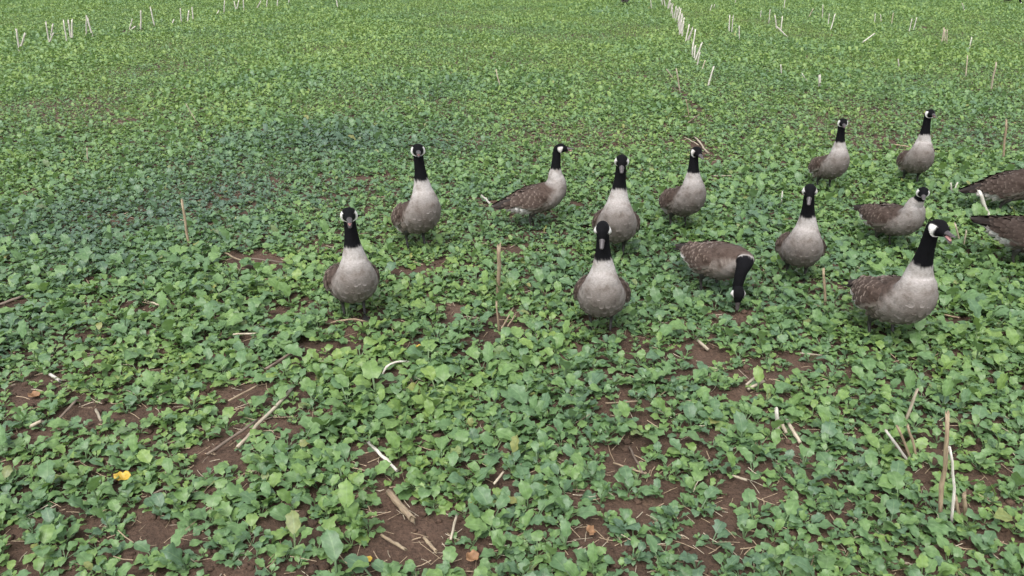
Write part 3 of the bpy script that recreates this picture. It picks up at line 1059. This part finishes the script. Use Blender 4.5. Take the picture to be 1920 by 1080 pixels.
def standing(px0, py0, px1, py1, label, group=None, mat=STRAW, r=.006, deep=0.0, bend=None):
    if py0 < 180:                          # far off only the bleached ones stand out
        r *= 1.3
        mat = {STRAW: STRAW_WHITE, STRAW_TAN: STRAW}.get(mat, mat)
    a = ground_at(px0, py0, .05)          # the foot is seen where it leaves the leaves
    b = upright_at(px1, py1, a.y + deep)
    d = (b - a).normalized()
    return stalk('stubble_stalk', a - d * min(.2, .065 / max(.25, d.z)), b, r * 1.1, r, mat, label, group, bend)


def lying(px0, py0, px1, py1, label, group=None, mat=STRAW, r=.006, z0=.018, z1=.035, bend=None, name='fallen_stalk'):
    a, b = ground_at(px0, py0, z0), ground_at(px1, py1, z1)
    return stalk(name, a, b, r, r * .9, mat, label, group, bend)


G_L, G_M, G_R = 'stubble stalks in the far left row', 'stalks in the long stubble row', 'scattered stubble stalks on the right'
LEFT = [
    (36, 94, 30, 53, 'left arm of the leftmost V of pale stubble stalks'), (38, 94, 47, 62, 'right arm of the leftmost V of pale stubble stalks'),
    (92, 78, 86, 41, 'long left stalk of the second V of pale stubble'), (93, 79, 100, 62, 'short right stalk of the second V of pale stubble'),
    (96, 66, 99, 46, 'thin stalk rising behind the second V of pale stubble'),
    (125, 76, 119, 38, 'left stalk of the trio of pale stubble stalks'), (133, 71, 128, 38, 'middle stalk of the trio of pale stubble stalks'), (135, 71, 135, 36, 'right stalk of the trio of pale stubble stalks'),
    (162, 69, 162, 29, 'straight stalk of the narrow pair right of the stubble trio'), (173, 67, 164, 33, 'slanting stalk of the narrow pair right of the stubble trio'),
    (243, 55, 248, 36, 'short leaning stalk beside the bare patch in the far left row'), (247, 55, 254, 49, 'very short stump on the bare patch in the far left row'),
    (264, 53, 264, 20, 'tall straight pale stalk standing on the bare patch, far left'),
    (289, 46, 282, 14, 'thin bent stem right of the tall straight far left stalk'),
    (340, 40, 338, 16, 'left one of the three straight stalks in the left row'), (352, 38, 354, 20, 'middle one of the three straight stalks in the left row'), (362, 35, 360, 14, 'right one of the three straight stalks in the left row'),
]
for x0, y0, x1, y1, lb in LEFT:
    standing(x0, y0, x1, y1, lb, G_L, STRAW_WHITE if random.random() < .6 else STRAW, random.uniform(.0085, .012))
ORD = ('first', 'second', 'third', 'fourth', 'fifth', 'sixth', 'seventh', 'eighth', 'ninth', 'tenth', 'eleventh', 'twelfth', 'thirteenth')
for q_, (x0, y0, x1, y1) in enumerate(sorted([(420, 24, 421, 2), (442, 17, 439, 3), (444, 17, 448, 1), (457, 18, 456, -2), (483, 13, 489, 2), (500, 12, 501, -1), (520, 9, 521, -6), (541, 7, 543, -7), (324, 42, 326, 37), (633, 13, 630, -4), (407, 26, 410, 20)])):
    standing(x0, y0, x1, y1, ORD[q_] + ' from the left of the far pale stalks at the top edge, left half', G_L, STRAW_WHITE, .011)
ROW = [(1242, 8, 1240, -8), (1247, 11, 1244, -6), (1252, 15, 1256, -4), (1254, 16, 1257, 0), (1258, 26, 1262, 7), (1259, 22, 1258, 6), (1264, 34, 1268, 12), (1267, 38, 1270, 16), (1262, 33, 1260, 14),
       (1270, 42, 1277, 16), (1268, 36, 1274, 14), (1272, 48, 1276, 22), (1274, 52, 1279, 26), (1275, 56, 1280, 28), (1277, 62, 1283, 33), (1279, 68, 1282, 40), (1274, 64, 1275, 44), (1273, 54, 1273, 30), (1276, 60, 1278, 38),
       (1286, 75, 1292, 47), (1290, 74, 1299, 52), (1292, 73, 1296, 62), (1299, 88, 1304, 55), (1298, 104, 1299, 88), (1302, 106, 1304, 86), (1305, 110, 1316, 81)]
for x0, y0, x1, y1 in ROW:
    standing(x0, y0, x1, y1, 'pale stalk in the long dense stubble row running to the top edge', G_M, STRAW_WHITE if random.random() < .7 else STRAW, .010)
SPECIAL = [
    (1308, 119, 1312, 99, 'last short stalk at the near end of the stubble row', STRAW, .008), (1318, 126, 1322, 114, 'thin short stem just below the end of the stubble row', STRAW_TAN, .006),
    (1329, 156, 1338, 125, 'single pale stalk leaning right below the stubble row', STRAW_WHITE, .008), (1274, 167, 1268, 129, 'brownish stalk leaning left below the stubble row', STRAW_TAN, .007),
    (1258, 141, 1250, 130, 'faint short stem left of the brownish leaning stalk', STRAW_TAN, .005), (1291, 213, 1286, 186, 'brown stem above the crossed straws and below the stubble row', STRAW_TAN, .006),
    (1367, 58, 1368, 29, 'left stalk of the close pair right of the stubble row', STRAW, .010), (1372, 59, 1375, 29, 'right stalk of the close pair right of the stubble row', STRAW, .008),
    (1386, 73, 1386, 49, 'lone straight white stalk beside the close pair', STRAW_WHITE, .008),
    (1456, 52, 1453, 29, 'left stalk of the forked stubble clump at the upper right', STRAW_WHITE, .009), (1464, 56, 1467, 31, 'right stalk of the forked stubble clump at the upper right', STRAW, .009), (1473, 66, 1457, 50, 'leaning base stalk of the forked stubble clump', STRAW_WHITE, .009),
    (1515, 35, 1525, 16, 'leaning thin stalk right of the forked stubble clump', STRAW_TAN, .008), (1542, 33, 1543, 9, 'thin upright stalk right of the leaning thin one', STRAW, .007),
    (1553, 45, 1555, 26, 'shorter stalk of the pair at the top right middle', STRAW, .007), (1558, 54, 1566, 26, 'longer leaning stalk of the pair at the top right middle', STRAW, .008),
    (1619, 78, 1639, 63, 'pale stalk lying at a slant in the upper right field', STRAW, .009),
    (1672, 43, 1675, 25, 'short thin curved stalk at the upper right', STRAW_TAN, .007),
    (1705, 57, 1710, 35, 'left one of two parallel leaning stalks at the upper right', STRAW, .007), (1713, 55, 1719, 33, 'right one of two parallel leaning stalks at the upper right', STRAW, .007),
    (1766, 81, 1770, 52, 'left stalk of the tan clump at the upper right', STRAW_TAN, .010), (1771, 80, 1772, 56, 'middle stalk of the tan clump at the upper right', STRAW_TAN, .008), (1775, 79, 1776, 56, 'right stalk of the tan clump at the upper right', STRAW_TAN, .008),
    (1811, 138, 1814, 104, 'thin tan stalk left of the tall leaning one at the upper right', STRAW_TAN, .006), (1859, 166, 1868, 117, 'tall leaning tan stalk near the upper right edge', STRAW_TAN, .008),
    (1881, 293, 1887, 224, 'tall tan stalk with ragged bark above the edge goose', STRAW_TAN, .009),
    (1537, 157, 1537, 142, 'thick short white stump in the middle of the right field', STRAW_WHITE, .013), (1511, 149, 1504, 138, 'thin pale stem left of the white stump', STRAW, .005),
    (1853, 404, 1836, 358, 'thick bleached stalk in front of the edge goose', STRAW_WHITE, .012), (1847, 366, 1845, 350, 'thin stem behind the thick bleached stalk', STRAW_TAN, .006),
    (1465, 376, 1467, 359, 'small bent white stem left of the upright goose', STRAW_WHITE, .005),
    (352, 448, 341, 375, 'tan upright stalk alone in the left half of the field', STRAW_TAN, .008), (365, 223, 349, 195, 'thin slanting straw in the upper left field', STRAW, .005),
    (164, 296, 163, 278, 'tiny upright straw in the left field', STRAW, .005), (936, 156, 930, 130, 'thin faint stem in the middle of the far field', STRAW_TAN, .006),
    (934, 543, 936, 460, 'thick tan upright stalk between the two front geese', STRAW_TAN, .011), (934, 606, 931, 566, 'thin green-tan stem below the thick upright stalk', STRAW_TAN, .005),
    (1547, 562, 1544, 504, 'thin tan stem right of the upright goose and below it', STRAW_TAN, .007),
    (1764, 950, 1776, 774, 'tallest tan stalk in the right foreground', STRAW_TAN, .0075),
    (1795, 952, 1791, 930, 'short leaning stump right of the tallest stalk', STRAW_TAN, .006), (1809, 952, 1808, 926, 'short orange-brown stump right of the tallest stalk', STRAW_TAN, .007),
    (1692, 850, 1661, 807, 'white slanting straw of the small fan in the right foreground', STRAW_WHITE, .005), (1702, 846, 1682, 799, 'middle brown straw of the small fan in the right foreground', STRAW_TAN, .005), (1716, 846, 1702, 798, 'right brown straw of the small fan in the right foreground', STRAW_TAN, .005),
    (1702, 778, 1720, 730, 'leaning pale stem behind the small fan of straws', STRAW, .006),
    (1457, 790, 1456, 769, 'bright white upright stub in the right foreground', STRAW_WHITE, .008),
    (1797, 442, 1791, 420, 'broken straw beside the head of the nearest right goose', STRAW, .006),
    (1809, 450, 1812, 432, 'second broken straw beside the head of the nearest right goose', STRAW, .005),
    (1784, 356, 1783, 344, 'left short white straw at the tail of the edge goose', STRAW_WHITE, .006), (1790, 355, 1795, 343, 'right short white straw at the tail of the edge goose', STRAW_WHITE, .006),
]
for x0, y0, x1, y1, lb, mt, r in SPECIAL:
    standing(x0, y0, x1, y1, lb, None, mt, r)
for q_, (x0, y0, x1, y1) in enumerate(sorted([(1332, 18, 1335, 9), (1339, 12, 1340, 8), (1426, 31, 1427, 20), (1442, 40, 1444, 18), (1470, 14, 1472, -1), (1379, 3, 1380, -5), (1808, 20, 1804, 6), (1818, 88, 1822, 70), (1640, 40, 1641, 26), (1652, 38, 1651, 27), (1685, 120, 1684, 111), (1221, 14, 1220, -5), (1465, 135, 1464, 122)])):
    standing(x0, y0, x1, y1, ORD[q_] + ' from the left of the small single stalks scattered over the far right field', G_R, STRAW, .007)
# bent white stem beside the tallest stalk
standing(1783, 962, 1780, 838, 'bent white stem just right of the tallest stalk', None, STRAW_WHITE, .0046, 0, Vector((.014, 0, 0)))
for x0, y0, x1, y1, lb, mt, r in FALLEN:
    lying(x0, y0, x1, y1, lb, None, mt, r)
lying(714, 708, 764, 678, 'bent pale straw arching over the soil below the left goose', None, STRAW_WHITE, .0055, .01, .045, Vector((-.02, 0.0, .03)))
lying(620, 606, 690, 604, 'curved straw at the feet of the left goose', None, STRAW_TAN, .0055, .01, .03, Vector((0, 0, .02)))


# ------------------------------------------------------------------ fallen coloured leaves
def fallen_leaf(px, py, L, Wd, turn, mat, label, rs):
    V, F = [], []
    nu = 6
    for i in range(nu + 1):
        u = i / nu
        w = Wd * math.sin(math.pi * min(.98, .05 + .93 * u)) ** .7 * (1 + .22 * math.sin(13 * u + px))
        for c in (-1, -.5, 0, .5, 1):
            V.append(Vector(((u - .5) * L, c * w * rs.uniform(.92, 1.05), .75 * w * abs(c) ** 1.6 + 1.1 * L * (u - .5) ** 2 + .006 * math.sin(8 * u + 2 * c))))
    for i in range(nu):
        for j in range(4):
            a = i * 5 + j
            F.append((a, a + 5, a + 6, a + 1))
    o = mesh_obj('fallen_leaf', V, F, mat)
    g = ground_at(px, py, .02)
    o.location = (g.x, g.y, .018)
    o.rotation_euler = (.35, .1, turn)
    so = o.modifiers.new('thick', 'SOLIDIFY'); so.thickness = .0012
    return tag(o, label, 'leaf')


fallen_leaf(230, 896, .062, .022, .3, YELLOW, 'bright yellow curled leaf lying on bare soil in the left foreground', rs)
fallen_leaf(1106, 998, .050, .018, 1.2, ORANGE, 'orange dead leaf lying on soil right of the bottom centre', rs)
fallen_leaf(884, 1046, .050, .020, .6, ORANGE, 'orange dead leaf among leaves at the bottom centre', rs)
fallen_leaf(688, 1049, .036, .010, .1, YELLOW, 'small yellow leaf lying on soil near the bottom edge', rs)
fallen_leaf(783, 650, .034, .010, .2, YELLOW, 'tiny yellow leaf on the soil below the left goose', rs)
fallen_leaf(64, 742, .050, .018, .7, ORANGE, 'orange-brown dead leaf near the left edge of the field', rs)


# ------------------------------------------------------------------ litter and clods on the soil
def litter(count, name, mat, lmin, lmax, rmin, rmax, label, seed):
    r = random.Random(seed)
    V, F = [], []
    for _ in range(count):
        y = 1.6 + 9.0 * r.random() ** 1.6
        x = r.uniform(-1, 1) * (.75 * y + .6)
        L, rad, a = r.uniform(lmin, lmax), r.uniform(rmin, rmax), r.uniform(0, 6.28)
        z = soil_z(x, y) + rad + r.choice((.0, .0, .004, .012))
        d = Vector((math.cos(a), math.sin(a), r.uniform(-.08, .25)))
        s = Vector((-math.sin(a), math.cos(a), 0)) * rad
        o = len(V)
        bowv = s * r.uniform(-3, 3)
        for u in (0, .5, 1):
            c = Vector((x, y, z)) + d * (L * u) + bowv * math.sin(math.pi * u)
            V += [c + s, c - s, c + Vector((0, 0, rad * 1.2))]
        for i in range(2):
            q = o + 3 * i
            F += [(q, q + 1, q + 4, q + 3), (q + 1, q + 2, q + 5, q + 4), (q + 2, q, q + 3, q + 5)]
        F += [(o, o + 2, o + 1), (o + 6, o + 7, o + 8)]
    tag(mesh_obj(name, V, F, mat, smooth=False), label, 'litter', kind='stuff')


litter(2600, 'straw_litter', STRAW, .012, .08, .0007, .0020, 'short pale bits of straw strewn over the soil', 21)
litter(4200, 'dark_straw_litter', STRAW_TAN, .015, .11, .0007, .0024, 'brown bits of straw and root strewn over the soil', 22)
r = random.Random(5)
V, F = [], []
PH = (1 + 5 ** .5) / 2
ICO = [Vector(v).normalized() for v in ((-1, PH, 0), (1, PH, 0), (-1, -PH, 0), (1, -PH, 0), (0, -1, PH), (0, 1, PH), (0, -1, -PH), (0, 1, -PH), (PH, 0, -1), (PH, 0, 1), (-PH, 0, -1), (-PH, 0, 1))]
ICF = ((0, 11, 5), (0, 5, 1), (0, 1, 7), (0, 7, 10), (0, 10, 11), (1, 5, 9), (5, 11, 4), (11, 10, 2), (10, 7, 6), (7, 1, 8), (3, 9, 4), (3, 4, 2), (3, 2, 6), (3, 6, 8), (3, 8, 9), (4, 9, 5), (2, 4, 11), (6, 2, 10), (8, 6, 7), (9, 8, 1))
for _ in range(7000):
    y = 1.6 + 8.0 * r.random() ** 1.7
    x = r.uniform(-1, 1) * (.75 * y + .6)
    s = .003 + .020 * r.random() ** 2.6
    o = len(V)
    c = Vector((x, y, soil_z(x, y) + s * .2))
    for v in ICO:
        V.append(c + Vector((v.x * r.uniform(.8, 1.3), v.y * r.uniform(.8, 1.3), v.z * r.uniform(.5, .9))) * s)
    F += [tuple(i + o for i in f) for f in ICF]
tag(mesh_obj('soil_clods', V, F, SOIL), 'small crumbs and clods of reddish soil', 'soil', kind='stuff')
